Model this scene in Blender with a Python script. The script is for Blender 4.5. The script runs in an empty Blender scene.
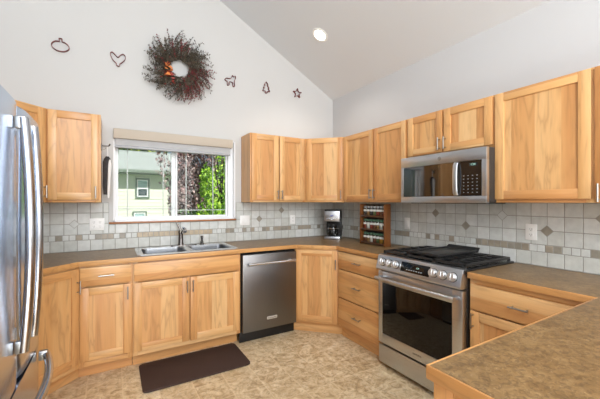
import bpy, bmesh, math, random
from mathutils import Vector, Matrix, Euler
R = math.radians
S = bpy.context.scene
COL = S.collection

# ------------------------------------------------------------------ camera
cam_d = bpy.data.cameras.new('camera')
cam = bpy.data.objects.new('camera', cam_d)
COL.objects.link(cam)
cam_d.sensor_fit = 'HORIZONTAL'
cam_d.sensor_width = 36.0
cam_d.lens = 36.0 * 320.0 / 600.0
cam_d.shift_x = -3.6 / 600.0
cam_d.shift_y = 2.3 / 600.0
cam_d.clip_start = 0.02
cam_d.clip_end = 300
cam.location = (-2.5807, -3.5489, 1.3761)
cam.rotation_euler = (math.pi / 2, 0, -0.5379)
S.camera = cam

# ------------------------------------------------------------------ world, sun, large lights, exposure
W = bpy.data.worlds.new('sky')
S.world = W
W.use_nodes = True
nt = W.node_tree
nt.nodes.clear()
wo = nt.nodes.new('ShaderNodeOutputWorld')
bg = nt.nodes.new('ShaderNodeBackground')
sk = nt.nodes.new('ShaderNodeTexSky')
sk.sky_type = 'NISHITA'
sk.sun_disc = False
sk.sun_elevation = R(50)
sk.sun_rotation = R(150)
sk.air_density = 1.0
sk.dust_density = 2.0
bg.inputs['Strength'].default_value = 0.075
nt.links.new(sk.outputs[0], bg.inputs[0])
nt.links.new(bg.outputs[0], wo.inputs[0])

def light(name, kind, loc, rot, energy, color=(1, 1, 1), **kw):
    d = bpy.data.lights.new(name, kind)
    d.energy = energy
    d.color = color
    for k, v in kw.items():
        setattr(d, k, v)
    o = bpy.data.objects.new(name, d)
    o.location = loc
    o.rotation_euler = rot
    COL.objects.link(o)
    return o

light('sun', 'SUN', (2, -6, 12), (R(40), 0, R(24)), 5.4, (1, .97, .92), angle=R(0.6))
# added fill standing in for unseen living-room windows; the rear wall is solid
light('rear_fill', 'AREA', (-2.0, -6.85, 2.15), (R(92), 0, 0), 138, (.95, .975, 1.0),
      shape='RECTANGLE', size=3.2, size_y=2.4)
# added uplight with no real source, brightens the vault
light('vault_fill', 'AREA', (-2.6, -5.6, .25), (R(160), 0, R(-20)), 55, (.96, .98, 1.0), shape='RECTANGLE', size=1.6, size_y=1.2)
light('upper_rear_fill', 'AREA', (-2.6, -5.2, 3.6), (R(42), 0, R(-12)), 112, (.95, .975, 1.0),
      shape='RECTANGLE', size=2.2, size_y=1.6)

S.view_settings.view_transform = 'Standard'
S.view_settings.look = 'None'
S.view_settings.gamma = 1.0
S.view_settings.use_curve_mapping = False
S.view_settings.exposure = 0.09
try:
    S.cycles.use_denoising = True
    S.cycles.max_bounces = 10
    S.cycles.diffuse_bounces = 6
    S.cycles.glossy_bounces = 5
    S.cycles.transparent_max_bounces = 24
except Exception:
    pass

# ------------------------------------------------------------------ materials
def lin(c):
    return tuple((x / 12.92 if x <= .04045 else ((x + .055) / 1.055) ** 2.4) for x in [v / 255 for v in c])

def rgba(c):
    return (*lin(c), 1)

def new_mat(name):
    m = bpy.data.materials.new(name)
    m.use_nodes = True
    t = m.node_tree
    return m, t, t.nodes['Principled BSDF']

def N(t, typ, **kw):
    n = t.nodes.new(typ)
    for k, v in kw.items():
        if k.startswith('i_'):
            key = k[2:]
            key = int(key) if key.isdigit() else key
            n.inputs[key].default_value = v
        else:
            setattr(n, k, v)
    return n

def math_node(t, op, a, b=None):
    n = N(t, 'ShaderNodeMath', operation=op)
    for i, v in enumerate((a, b)):
        if v is None:
            continue
        if isinstance(v, (int, float)):
            n.inputs[i].default_value = v
        else:
            t.links.new(v, n.inputs[i])
    return n.outputs[0]

def ramp(t, fac, stops):
    n = N(t, 'ShaderNodeValToRGB')
    e = n.color_ramp.elements
    while len(e) < len(stops):
        e.new(.5)
    for el, (p, c) in zip(e, stops):
        el.position = p
        el.color = c
    t.links.new(fac, n.inputs[0])
    return n.outputs[0]

def mixc(t, fac, a, b, blend='MIX'):
    n = N(t, 'ShaderNodeMix', data_type='RGBA', blend_type=blend)
    for sock, v in ((n.inputs[0], fac), (n.inputs[6], a), (n.inputs[7], b)):
        if isinstance(v, (int, float)):
            sock.default_value = v
        elif isinstance(v, tuple):
            sock.default_value = v
        else:
            t.links.new(v, sock)
    return n.outputs[2]

def bump(t, b, h, strength, dist=.002):
    n = N(t, 'ShaderNodeBump')
    n.inputs['Strength'].default_value = strength
    n.inputs['Distance'].default_value = dist
    t.links.new(h, n.inputs['Height'])
    t.links.new(n.outputs[0], b.inputs['Normal'])

def plain(name, c, rough=.5, metal=0.0, spec=None, noise=0.0, nscale=20, bumpy=0.0):
    m, t, b = new_mat(name)
    b.inputs['Base Color'].default_value = rgba(c)
    b.inputs['Roughness'].default_value = rough
    b.inputs['Metallic'].default_value = metal
    if spec is not None:
        b.inputs['Specular IOR Level'].default_value = spec
    if noise or bumpy:
        tc = N(t, 'ShaderNodeTexCoord')
        nz = N(t, 'ShaderNodeTexNoise')
        nz.inputs['Scale'].default_value = nscale
        nz.inputs['Detail'].default_value = 5
        t.links.new(tc.outputs['Object'], nz.inputs['Vector'])
        if noise:
            lo = tuple(max(0, x * (1 - noise)) for x in lin(c)) + (1,)
            hi = tuple(min(1, x * (1 + noise)) for x in lin(c)) + (1,)
            t.links.new(ramp(t, nz.outputs['Fac'], [(.3, lo), (.7, hi)]), b.inputs['Base Color'])
        if bumpy:
            bump(t, b, nz.outputs['Fac'], bumpy)
    return m

def wood(name, grain, light_c, mid_c, dark_c, board=.085, rough=.36, contrast=1.5):
    """grain: axis (0,1,2) the grain runs along; boards are glued up across it."""
    m, t, b = new_mat(name)
    tc = N(t, 'ShaderNodeTexCoord')
    oi = N(t, 'ShaderNodeObjectInfo')
    sep = N(t, 'ShaderNodeSeparateXYZ')
    t.links.new(tc.outputs['Object'], sep.inputs[0])
    rnd = oi.outputs['Random']
    across = {2: 0, 0: 2, 1: 0}[grain]
    off = math_node(t, 'MULTIPLY', rnd, 37.0)
    s = math_node(t, 'ADD', math_node(t, 'DIVIDE', sep.outputs[across], board), off)
    bid = math_node(t, 'FLOOR', s)
    wn = N(t, 'ShaderNodeTexWhiteNoise', noise_dimensions='2D')
    cv = N(t, 'ShaderNodeCombineXYZ')
    t.links.new(bid, cv.inputs[0])
    t.links.new(off, cv.inputs[1])
    t.links.new(cv.outputs[0], wn.inputs['Vector'])
    # shifted coordinates: each board its own piece of tree
    cv2 = N(t, 'ShaderNodeCombineXYZ')
    for i in range(3):
        t.links.new(math_node(t, 'MULTIPLY', wn.outputs['Value'], 11.0 + 3 * i), cv2.inputs[i])
    va = N(t, 'ShaderNodeVectorMath', operation='ADD')
    t.links.new(tc.outputs['Object'], va.inputs[0])
    t.links.new(cv2.outputs[0], va.inputs[1])
    def scaled(sc, along):
        mp = N(t, 'ShaderNodeMapping')
        v = [sc] * 3
        v[grain] = along
        mp.inputs['Scale'].default_value = v
        t.links.new(va.outputs[0], mp.inputs[0])
        return mp.outputs[0]
    n1 = N(t, 'ShaderNodeTexNoise'); n1.inputs['Scale'].default_value = 1.0; n1.inputs['Detail'].default_value = 3
    n1.inputs['Distortion'].default_value = .6
    t.links.new(scaled(11, 1.4), n1.inputs['Vector'])
    rings = math_node(t, 'PINGPONG', math_node(t, 'MULTIPLY', n1.outputs['Fac'], 9.0), 1.0)
    n2 = N(t, 'ShaderNodeTexNoise'); n2.inputs['Scale'].default_value = 1.0; n2.inputs['Detail'].default_value = 4
    t.links.new(scaled(230, 7), n2.inputs['Vector'])
    n3 = N(t, 'ShaderNodeTexNoise'); n3.inputs['Scale'].default_value = 1.0; n3.inputs['Detail'].default_value = 2
    t.links.new(scaled(16, 1.1), n3.inputs['Vector'])
    tone = math_node(t, 'ADD', math_node(t, 'MULTIPLY', wn.outputs['Value'], .55), math_node(t, 'MULTIPLY', n3.outputs['Fac'], .5))
    base = ramp(t, tone, [(.12, rgba(light_c)), (.5, rgba(mid_c)), (.92, rgba(dark_c))])
    rk = math_node(t, 'MULTIPLY', math_node(t, 'POWER', rings, 3.0), .20 * contrast)
    c2 = mixc(t, rk, base, rgba(tuple(x * .72 for x in dark_c)))
    fk = math_node(t, 'MULTIPLY', n2.outputs['Fac'], .20 * contrast)
    c3 = mixc(t, fk, c2, rgba(tuple(x * .7 for x in mid_c)))
    # heartwood streaks
    n4 = N(t, 'ShaderNodeTexNoise'); n4.inputs['Scale'].default_value = 1.0; n4.inputs['Detail'].default_value = 2
    t.links.new(scaled(9, .5), n4.inputs['Vector'])
    st = ramp(t, n4.outputs['Fac'], [(.62, (0, 0, 0, 1)), (.72, (1, 1, 1, 1))])
    c4 = mixc(t, math_node(t, 'MULTIPLY', st, .22 * contrast), c3, rgba((dark_c[0] * .84, dark_c[1] * .78, dark_c[2] * .74)))
    t.links.new(c4, b.inputs['Base Color'])
    b.inputs['Roughness'].default_value = rough
    b.inputs['Coat Weight'].default_value = .15
    b.inputs['Coat Roughness'].default_value = .25
    bump(t, b, n2.outputs['Fac'], .06, .001)
    return m

LC, MC, DC = (238, 199, 145), (225, 172, 111), (199, 136, 79)
WV = wood('maple_wood_upright', 2, LC, MC, DC)
WP = wood('maple_wood_panel', 2, LC, MC, DC, board=.14, contrast=1.9)
WH = wood('maple_wood_across', 0, LC, MC, DC)
WD = wood('maple_wood_deep', 1, LC, MC, DC)
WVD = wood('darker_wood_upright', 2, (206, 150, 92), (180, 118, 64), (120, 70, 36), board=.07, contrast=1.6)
EX = wood('edging_wood', 0, (222, 172, 112), (205, 150, 90), (180, 122, 68), board=.3)
EY = wood('edging_wood_deep', 1, (222, 172, 112), (205, 150, 90), (180, 122, 68), board=.3)
SILLW = wood('sill_wood', 0, (186, 126, 80), (164, 106, 64), (132, 82, 48), board=.3)
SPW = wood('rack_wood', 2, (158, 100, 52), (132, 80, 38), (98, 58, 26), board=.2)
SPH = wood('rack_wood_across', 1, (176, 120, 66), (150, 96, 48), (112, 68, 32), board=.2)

def steel(name, c, rough, axis=2, aniso=.0, var=.06):
    m, t, b = new_mat(name)
    b.inputs['Metallic'].default_value = 1.0
    tc = N(t, 'ShaderNodeTexCoord')
    mp = N(t, 'ShaderNodeMapping')
    v = [900.0] * 3
    v[axis] = 6.0
    mp.inputs['Scale'].default_value = v
    t.links.new(tc.outputs['Object'], mp.inputs[0])
    nz = N(t, 'ShaderNodeTexNoise')
    nz.inputs['Scale'].default_value = 1.0
    nz.inputs['Detail'].default_value = 2
    t.links.new(mp.outputs[0], nz.inputs['Vector'])
    lo = tuple(x * (1 - var) for x in lin(c)) + (1,)
    hi = tuple(min(1, x * (1 + var)) for x in lin(c)) + (1,)
    t.links.new(ramp(t, nz.outputs['Fac'], [(.3, lo), (.7, hi)]), b.inputs['Base Color'])
    rr = N(t, 'ShaderNodeMapRange')
    rr.inputs['To Min'].default_value = rough * .8
    rr.inputs['To Max'].default_value = rough * 1.2
    t.links.new(nz.outputs['Fac'], rr.inputs[0])
    t.links.new(rr.outputs[0], b.inputs['Roughness'])
    return m

STEEL = steel('brushed_steel', (196, 199, 204), .30, axis=0)
STEELV = steel('brushed_steel_upright', (128, 127, 127), .36, axis=2)
FRIDGE = steel('fridge_steel', (192, 207, 228), .20, axis=2)
KNOBM = plain('knob_steel', (226, 226, 227), .38, 1.0)
FHAND = plain('handle_steel', (186, 189, 195), .17, 1.0)
CHROME = plain('polished_chrome', (225, 226, 228), .12, 1.0)
NICKEL = plain('satin_nickel', (168, 165, 160), .30, 1.0)
SINKM = steel('sink_steel', (214, 216, 218), .26, axis=0)
BOWLM = steel('shaded_bowl_steel', (160, 163, 168), .28, axis=0)  # sink steel darkened, puts the shade inside the bowls into the colour
FAUC = plain('dark_brushed_nickel', (112, 108, 105), .25, 1.0)
BLACK = plain('black_plastic', (22, 22, 23), .45)
BLKGLOSS = plain('black_glass', (14, 14, 15), .05)
IRON = plain('cast_iron', (30, 30, 31), .36, noise=.2, nscale=120)
ENAMEL = plain('black_enamel', (18, 18, 19), .22)
DARKCASE = plain('dark_grey_case', (46, 44, 43), .45)
SHADOWGAP = plain('black_recess', (12, 12, 12), .8)
GRIDDLE = plain('griddle_iron', (42, 42, 43), .35)
WALLP = plain('wall_paint', (201, 201, 200), .8, spec=.2, bumpy=.06, nscale=180)
WALLR = plain('wall_paint_right', (196, 197, 199), .8, spec=.2, bumpy=.06, nscale=180)
CEILP = plain('ceiling_paint', (218, 222, 226), .9, spec=.1, bumpy=.12, nscale=120)
WHITE = plain('white_vinyl', (240, 241, 243), .35)
PLATE = plain('white_cover_plate', (238, 238, 236), .35)
SLOT = plain('outlet_slot', (120, 118, 114), .6)
MATM = plain('brown_mat', (58, 39, 33), .75, noise=.15, nscale=200, bumpy=.2)
GRIL = plain('grille_white', (196, 200, 198), .4)
TAUPE = plain('taupe_valance', (188, 177, 162), .7)
BLINDW = plain('pale_shade_fabric', (226, 226, 228), .8)
def translucent(name, c):
    m, t, b = new_mat(name)
    t.nodes.remove(b)
    d = N(t, 'ShaderNodeBsdfDiffuse'); d.inputs[0].default_value = rgba(c)
    tl_ = N(t, 'ShaderNodeBsdfTranslucent'); tl_.inputs[0].default_value = rgba(c)
    mx = N(t, 'ShaderNodeMixShader'); mx.inputs[0].default_value = .5
    t.links.new(d.outputs[0], mx.inputs[1]); t.links.new(tl_.outputs[0], mx.inputs[2])
    t.links.new(mx.outputs[0], t.nodes['Material Output'].inputs[0])
    return m
BLINDW = translucent('pale_shade_cloth', (238, 238, 240))
BLINDG = plain('grey_rail', (168, 170, 174), .5)
REDIRON = plain('rusty_red_tin', (118, 58, 54), .5, .1, noise=.5, nscale=40)
LEDW = plain('lamp_trim_white', (236, 236, 234), .5)
DKTEXT = plain('dark_lettering', (60, 58, 56), .5)
KEYM = plain('grey_key_mark', (140, 142, 144), .5)
LTTEXT = plain('pale_lettering', (205, 208, 210), .5)
BADGE = plain('silver_badge', (214, 210, 204), .35, .4)
CLOTHD = plain('charcoal_cloth', (58, 55, 55), .9, noise=.35, nscale=60, bumpy=.4)
CLOTHL = plain('pale_cloth', (232, 230, 228), .9, bumpy=.3, nscale=90)

def emissive(name, c, s):
    m, t, b = new_mat(name)
    b.inputs['Base Color'].default_value = rgba(c)
    b.inputs['Emission Color'].default_value = rgba(c)
    b.inputs['Emission Strength'].default_value = s
    return m

LAMP = emissive('lamp_glow', (255, 250, 238), 9.0)
LCD = emissive('clock_digits', (178, 226, 214), .35)
LCDB = emissive('blue_display', (96, 104, 170), .12)

def thin_glass(name, tint=(.97, .985, .98), k=1.0, ior=1.5):
    m, t, b = new_mat(name)
    t.nodes.remove(b)
    out = t.nodes['Material Output']
    tr = N(t, 'ShaderNodeBsdfTransparent'); tr.inputs[0].default_value = (*tint, 1)
    gl = N(t, 'ShaderNodeBsdfGlossy'); gl.inputs['Roughness'].default_value = .02
    fr = N(t, 'ShaderNodeFresnel'); fr.inputs['IOR'].default_value = ior
    mx = N(t, 'ShaderNodeMixShader')
    t.links.new(math_node(t, 'MULTIPLY', fr.outputs[0], k), mx.inputs[0])
    t.links.new(tr.outputs[0], mx.inputs[1]); t.links.new(gl.outputs[0], mx.inputs[2])
    t.links.new(mx.outputs[0], out.inputs[0])
    return m

PANE = thin_glass('window_glass', (.985, .99, .985), 1.0, 1.22)
JARG = thin_glass('jar_glass', (.93, .96, .95))
SMOKE = thin_glass('carafe_glass', (.55, .55, .55))

def ovenglass(spec):
    m, t, b = new_mat('oven_window_glass')
    b.inputs['Base Color'].default_value = rgba((9, 8, 8))
    b.inputs['Roughness'].default_value = .04
    b.inputs['Specular IOR Level'].default_value = spec
    return m
OVG = ovenglass(.32)
MWG = ovenglass(1.0)
MWG.node_tree.nodes['Principled BSDF'].inputs['IOR'].default_value = 1.9

def counter_mat():
    m, t, b = new_mat('brown_laminate')
    tc = N(t, 'ShaderNodeTexCoord')
    def nz(sc, det=6, dist=0.0):
        n = N(t, 'ShaderNodeTexNoise')
        n.inputs['Scale'].default_value = sc; n.inputs['Detail'].default_value = det; n.inputs['Distortion'].default_value = dist
        n.inputs['Roughness'].default_value = .65
        t.links.new(tc.outputs['Object'], n.inputs['Vector'])
        return n.outputs['Fac']
    a = ramp(t, nz(17, 7, .8), [(.30, rgba((106, 82, 52))), (.5, rgba((131, 103, 66))), (.70, rgba((153, 125, 85)))])
    sp = ramp(t, nz(62, 6, .9), [(.42, (1, 1, 1, 1)), (.50, (0, 0, 0, 1))])
    c = mixc(t, math_node(t, 'MULTIPLY', sp, .50), a, rgba((74, 56, 40)))
    sp2 = ramp(t, nz(120, 3), [(.60, (0, 0, 0, 1)), (.70, (1, 1, 1, 1))])
    c = mixc(t, math_node(t, 'MULTIPLY', sp2, .30), c, rgba((186, 166, 134)))
    t.links.new(c, b.inputs['Base Color'])
    b.inputs['Roughness'].default_value = .36
    b.inputs['Specular IOR Level'].default_value = .5
    bump(t, b, nz(160, 3), .06, .001)
    return m
LAM = counter_mat()

def floor_mat():
    m, t, b = new_mat('stone_look_vinyl_tile')
    tc = N(t, 'ShaderNodeTexCoord')
    sep = N(t, 'ShaderNodeSeparateXYZ'); t.links.new(tc.outputs['Object'], sep.inputs[0])
    P_ = .2285
    u = math_node(t, 'DIVIDE', math_node(t, 'ADD', sep.outputs[0], 10.058), P_)
    v = math_node(t, 'DIVIDE', math_node(t, 'ADD', sep.outputs[1], 10.02), P_)
    def edge(q):
        f = math_node(t, 'FRACT', q)
        return math_node(t, 'MINIMUM', f, math_node(t, 'SUBTRACT', 1.0, f))
    e = math_node(t, 'MINIMUM', edge(u), edge(v))
    g = math_node(t, 'LESS_THAN', e, .016)
    cv = N(t, 'ShaderNodeCombineXYZ')
    t.links.new(math_node(t, 'FLOOR', u), cv.inputs[0]); t.links.new(math_node(t, 'FLOOR', v), cv.inputs[1])
    wn = N(t, 'ShaderNodeTexWhiteNoise', noise_dimensions='2D'); t.links.new(cv.outputs[0], wn.inputs['Vector'])
    va = N(t, 'ShaderNodeVectorMath', operation='MULTIPLY_ADD')
    t.links.new(wn.outputs['Color'], va.inputs[0]); va.inputs[1].default_value = (9, 9, 9)
    t.links.new(tc.outputs['Object'], va.inputs[2])
    def nz(sc, det, dist, rough=.6):
        n = N(t, 'ShaderNodeTexNoise')
        n.inputs['Scale'].default_value = sc; n.inputs['Detail'].default_value = det
        n.inputs['Distortion'].default_value = dist; n.inputs['Roughness'].default_value = rough
        t.links.new(va.outputs[0], n.inputs['Vector'])
        return n.outputs['Fac']
    a = ramp(t, nz(11, 7, 1.2), [(.30, rgba((164, 136, 98))), (.44, rgba((204, 178, 138))), (.58, rgba((226, 206, 170))), (.74, rgba((244, 230, 204)))])
    d = ramp(t, nz(30, 5, 1.6), [(.50, (0, 0, 0, 1)), (.66, (1, 1, 1, 1))])
    c = mixc(t, math_node(t, 'MULTIPLY', d, .55), a, rgba((144, 116, 82)))
    l = ramp(t, nz(38, 4, 1.2), [(.56, (0, 0, 0, 1)), (.70, (1, 1, 1, 1))])
    c = mixc(t, math_node(t, 'MULTIPLY', l, .42), c, rgba((232, 222, 202)))
    c = mixc(t, math_node(t, 'MULTIPLY', wn.outputs['Value'], .14), c, rgba((150, 122, 88)))
    c = mixc(t, math_node(t, 'MULTIPLY', g, .5), c, rgba((228, 208, 172)))
    t.links.new(c, b.inputs['Base Color'])
    b.inputs['Roughness'].default_value = .42
    h = math_node(t, 'SUBTRACT', nz(24, 5, 2.0), math_node(t, 'MULTIPLY', g, .8))
    bump(t, b, h, .12, .002)
    return m
FLOORM = floor_mat()

def tile_mat(name, c, var=.08, rough=.3):
    m, t, b = new_mat(name)
    tc = N(t, 'ShaderNodeTexCoord')
    nz = N(t, 'ShaderNodeTexNoise'); nz.inputs['Scale'].default_value = 22; nz.inputs['Detail'].default_value = 5
    t.links.new(tc.outputs['Object'], nz.inputs['Vector'])
    lo = tuple(x * (1 - var) for x in lin(c)) + (1,)
    hi = tuple(min(1, x * (1 + var)) for x in lin(c)) + (1,)
    t.links.new(ramp(t, nz.outputs['Fac'], [(.3, lo), (.7, hi)]), b.inputs['Base Color'])
    b.inputs['Roughness'].default_value = rough
    return m
CREAM = [tile_mat('cream_tile', (201, 204, 201)), tile_mat('pale_cream_tile', (209, 211, 208)), tile_mat('sand_cream_tile', (196, 198, 193))]
TAUPES = [tile_mat('taupe_tile', (160, 150, 134), .14), tile_mat('grey_taupe_tile', (148, 142, 130), .14), tile_mat('tan_tile', (180, 164, 140), .14)]
GROUT = plain('grey_grout', (158, 156, 150), .9)
ROOFM = plain('house_roof_shingle', (150, 160, 154), .9, noise=.2, nscale=3)
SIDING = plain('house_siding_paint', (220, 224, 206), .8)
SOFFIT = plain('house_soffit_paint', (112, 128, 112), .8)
DARKPANE = plain('house_window_pane', (70, 86, 88), .1)
LAWN = plain('lawn_grass', (92, 128, 62), .9, noise=.4, nscale=6)
PLUM = [plain('plum_leaf', (156, 122, 120), .6), plain('pale_plum_leaf', (200, 176, 170), .6), plain('deep_plum_leaf', (84, 62, 62), .6)]
GREEN = [plain('lime_leaf', (182, 222, 70), .55), plain('green_leaf', (142, 194, 54), .55), plain('deep_green_leaf', (66, 104, 36), .6)]
DGREEN = [plain('fir_leaf', (70, 104, 52), .6), plain('yellow_green_leaf', (166, 180, 74), .6), plain('dark_green_leaf', (44, 70, 40), .6)]  # three leaf tones, mixed at random over the crown
BARK = plain('tree_bark', (84, 68, 58), .9, noise=.3, nscale=30)
TWIG = plain('dried_twig', (66, 58, 48), .8)
SPRIG = [plain('dried_olive_leaf', (82, 74, 58), .8), plain('dried_dark_leaf', (58, 52, 44), .8), plain('dried_grey_leaf', (104, 95, 82), .8)]
BERRY = plain('burgundy_berry', (132, 48, 54), .5)
ORANGE = plain('orange_petal', (224, 136, 72), .6)
REDLEAF = plain('red_petal', (158, 62, 52), .6)

# ------------------------------------------------------------------ mesh helpers
class MB:
    def __init__(self):
        self.bm = bmesh.new()
        self.mats = []
    def mi(self, m):
        if m not in self.mats:
            self.mats.append(m)
        return self.mats.index(m)
    def _in(self, tb, m, mat=None):
        if mat is not None:
            bmesh.ops.transform(tb, matrix=mat, verts=tb.verts)
        bmesh.ops.recalc_face_normals(tb, faces=tb.faces)
        i = self.mi(m)
        for f in tb.faces:
            f.material_index = i
            f.smooth = True
        me = bpy.data.meshes.new('tmp')
        tb.to_mesh(me)
        tb.free()
        self.bm.from_mesh(me)
        bpy.data.meshes.remove(me)
        return self
    def box(self, x0, x1, y0, y1, z0, z1, m, bev=0.0, seg=2, mat=None):
        tb = bmesh.new()
        bmesh.ops.create_cube(tb, size=1)
        for v in tb.verts:
            v.co = Vector(((x0 + x1) / 2 + v.co.x * (x1 - x0), (y0 + y1) / 2 + v.co.y * (y1 - y0), (z0 + z1) / 2 + v.co.z * (z1 - z0)))
        if bev > 0:
            bmesh.ops.bevel(tb, geom=list(tb.edges), offset=bev, segments=seg, profile=.5, affect='EDGES')
        return self._in(tb, m, mat)
    def prism(self, pts, axis, a0, a1, m, bev=0.0, mat=None):
        def P(p, a):
            return {'x': (a, p[0], p[1]), 'y': (p[0], a, p[1]), 'z': (p[0], p[1], a)}[axis]
        tb = bmesh.new()
        lo = [tb.verts.new(P(p, a0)) for p in pts]
        hi = [tb.verts.new(P(p, a1)) for p in pts]
        n = len(pts)
        f0 = tb.faces.new(lo); f1 = tb.faces.new(hi)
        for i in range(n):
            tb.faces.new((lo[i], lo[(i + 1) % n], hi[(i + 1) % n], hi[i]))
        if bev > 0:
            bmesh.ops.bevel(tb, geom=list(tb.edges), offset=bev, segments=2, profile=.5, affect='EDGES')
        else:
            bmesh.ops.triangulate(tb, faces=[f0, f1])
        return self._in(tb, m, mat)
    def tube(self, pts, r, m, seg=10, caps=True, mat=None, flat=None, closed=False):
        """sweep; r a number or one per point; flat=(a,b) scales of the section"""
        pts = [Vector(p) for p in pts]
        n = len(pts)
        rs = r if isinstance(r, (list, tuple)) else [r] * n
        tb = bmesh.new()
        rings = []
        up = None
        for i, p in enumerate(pts):
            if closed:
                d = (pts[(i + 1) % n] - pts[i - 1]).normalized()
            else:
                d = (pts[min(i + 1, n - 1)] - pts[max(i - 1, 0)]).normalized()
            if up is None:
                up = Vector((0, 0, 1)) if abs(d.z) < .9 else Vector((0, 1, 0))
            a = d.cross(up)
            if a.length < 1e-5:
                a = d.cross(Vector((1, 0, 0)))
            a.normalize()
            b = a.cross(d).normalized()
            up = b
            fa, fb = flat or (1, 1)
            rings.append([tb.verts.new(p + a * (math.cos(2 * math.pi * k / seg) * rs[i] * fa) + b * (math.sin(2 * math.pi * k / seg) * rs[i] * fb)) for k in range(seg)])
        rng = range(n if closed else n - 1)
        for i in rng:
            A, B = rings[i], rings[(i + 1) % n]
            for k in range(seg):
                tb.faces.new((A[k], A[(k + 1) % seg], B[(k + 1) % seg], B[k]))
        if caps and not closed:
            tb.faces.new(rings[0]); tb.faces.new(rings[-1])
        return self._in(tb, m, mat)
    def cyl(self, p0, p1, r, m, r1=None, seg=20, mat=None):
        return self.tube([p0, p1], [r, r if r1 is None else r1], m, seg, mat=mat)
    def lathe(self, prof, m, center=(0, 0, 0), seg=24, mat=None):
        tb = bmesh.new()
        rings = []
        for r, z in prof:
            if r < 1e-6:
                rings.append([tb.verts.new((center[0], center[1], center[2] + z))])
            else:
                rings.append([tb.verts.new((center[0] + r * math.cos(2 * math.pi * k / seg), center[1] + r * math.sin(2 * math.pi * k / seg), center[2] + z)) for k in range(seg)])
        for A, B in zip(rings, rings[1:]):
            for k in range(seg):
                a0, a1 = A[k % len(A)], A[(k + 1) % len(A)]
                b0, b1 = B[k % len(B)], B[(k + 1) % len(B)]
                vs = []
                for v in (a0, a1, b1, b0):
                    if v not in vs:
                        vs.append(v)
                if len(vs) > 2:
                    tb.faces.new(vs)
        return self._in(tb, m, mat)
    def quad(self, pts, m):
        vs = [self.bm.verts.new(p) for p in pts]
        f = self.bm.faces.new(vs)
        f.material_index = self.mi(m)
        return self
    def build(self, name, parent=None, loc=None, sharp=35):
        me = bpy.data.meshes.new(name)
        self.bm.to_mesh(me)
        self.bm.free()
        for m in self.mats:
            me.materials.append(m)
        try:
            me.set_sharp_from_angle(angle=R(sharp))
        except Exception:
            pass
        o = bpy.data.objects.new(name, me)
        if loc is not None:
            o.location = loc
        COL.objects.link(o)
        if parent is not None:
            o.parent = parent
        return o

def thing(name, label, cat, loc=(0, 0, 0), rz=0.0, group=None):
    o = bpy.data.objects.new(name, None)
    o.empty_display_size = .05
    COL.objects.link(o)
    o.location = loc
    o.rotation_euler = (0, 0, rz)
    o['label'] = label
    o['category'] = cat
    if group:
        o['group'] = group
    return o

def tag(o, label, cat, group=None, kind=None):
    o['label'] = label
    o['category'] = cat
    if group:
        o['group'] = group
    if kind:
        o['kind'] = kind
    return o

def struct(o, label=None, cat=None):
    o['kind'] = 'structure'
    if label:
        o['label'] = label
    if cat:
        o['category'] = cat
    return o

def text(name, s, size, mat, parent, matrix, extrude=.0004):
    c = bpy.data.curves.new(name, 'FONT')
    c.body = s
    c.size = size
    c.extrude = extrude
    c.align_x = 'CENTER'
    c.align_y = 'CENTER'
    tmp = bpy.data.objects.new('tmp_text', c)
    COL.objects.link(tmp)
    dg = bpy.context.evaluated_depsgraph_get()
    me = bpy.data.meshes.new_from_object(tmp.evaluated_get(dg))
    bpy.data.objects.remove(tmp)
    bpy.data.curves.remove(c)
    me.transform(matrix)
    me.materials.clear()
    me.materials.append(mat)
    o = bpy.data.objects.new(name, me)
    COL.objects.link(o)
    o.parent = parent
    return o

FACE = Matrix(((1, 0, 0, 0), (0, 0, -1, 0), (0, 1, 0, 0), (0, 0, 0, 1)))   # text lying on a face that looks to -y
def face_at(x, y, z, tilt=0.0):
    return Matrix.Translation((x, y, z)) @ Matrix.Rotation(tilt, 4, 'X') @ FACE

# ------------------------------------------------------------------ room shell
XC, YR = -3.66, -7.0
def ceil_z(x):
    return 2.757 - .56 * x
WX0, WX1, WZ0, WZ1 = -2.575, -1.375, 1.184, 2.066

struct(MB().box(XC - .15, .15, YR - .15, .0, -.06, 0, FLOORM).build('floor'), 'tan stone-look vinyl tile floor', 'floor')
m = MB()
for (a, b_) in ((XC - .15, WX0), (WX1, .15)):
    m.prism([(a, 0), (b_, 0), (b_, ceil_z(b_) + .05), (a, ceil_z(a) + .05)], 'y', 0, .15, WALLP)
m.box(WX0, WX1, 0, .15, 0, WZ0, WALLP)
m.prism([(WX0, WZ1), (WX1, WZ1), (WX1, ceil_z(WX1) + .05), (WX0, ceil_z(WX0) + .05)], 'y', 0, .15, WALLP)
struct(m.build('wall_back'), 'off-white gable wall around the window', 'wall')
struct(MB().box(0, .15, YR, 0, 0, 2.757, WALLR).build('wall_right'), 'pale grey wall behind the range', 'wall')
struct(MB().box(XC - .15, XC, YR, 0, 0, ceil_z(XC), WALLP).build('wall_left'), 'off-white wall behind the refrigerator', 'wall')
struct(MB().prism([(XC, 0), (0, 0), (0, ceil_z(0)), (XC, ceil_z(XC))], 'y', YR - .15, YR, WALLP).build('wall_rear'), 'off-white wall behind the camera', 'wall')
struct(MB().prism([(.15, ceil_z(.15)), (XC - .15, ceil_z(XC - .15)), (XC - .15, ceil_z(XC - .15) + .12), (.15, ceil_z(.15) + .12)], 'y', YR - .15, .15, CEILP).build('ceiling'), 'sloped light grey vaulted ceiling', 'ceiling')

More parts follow.
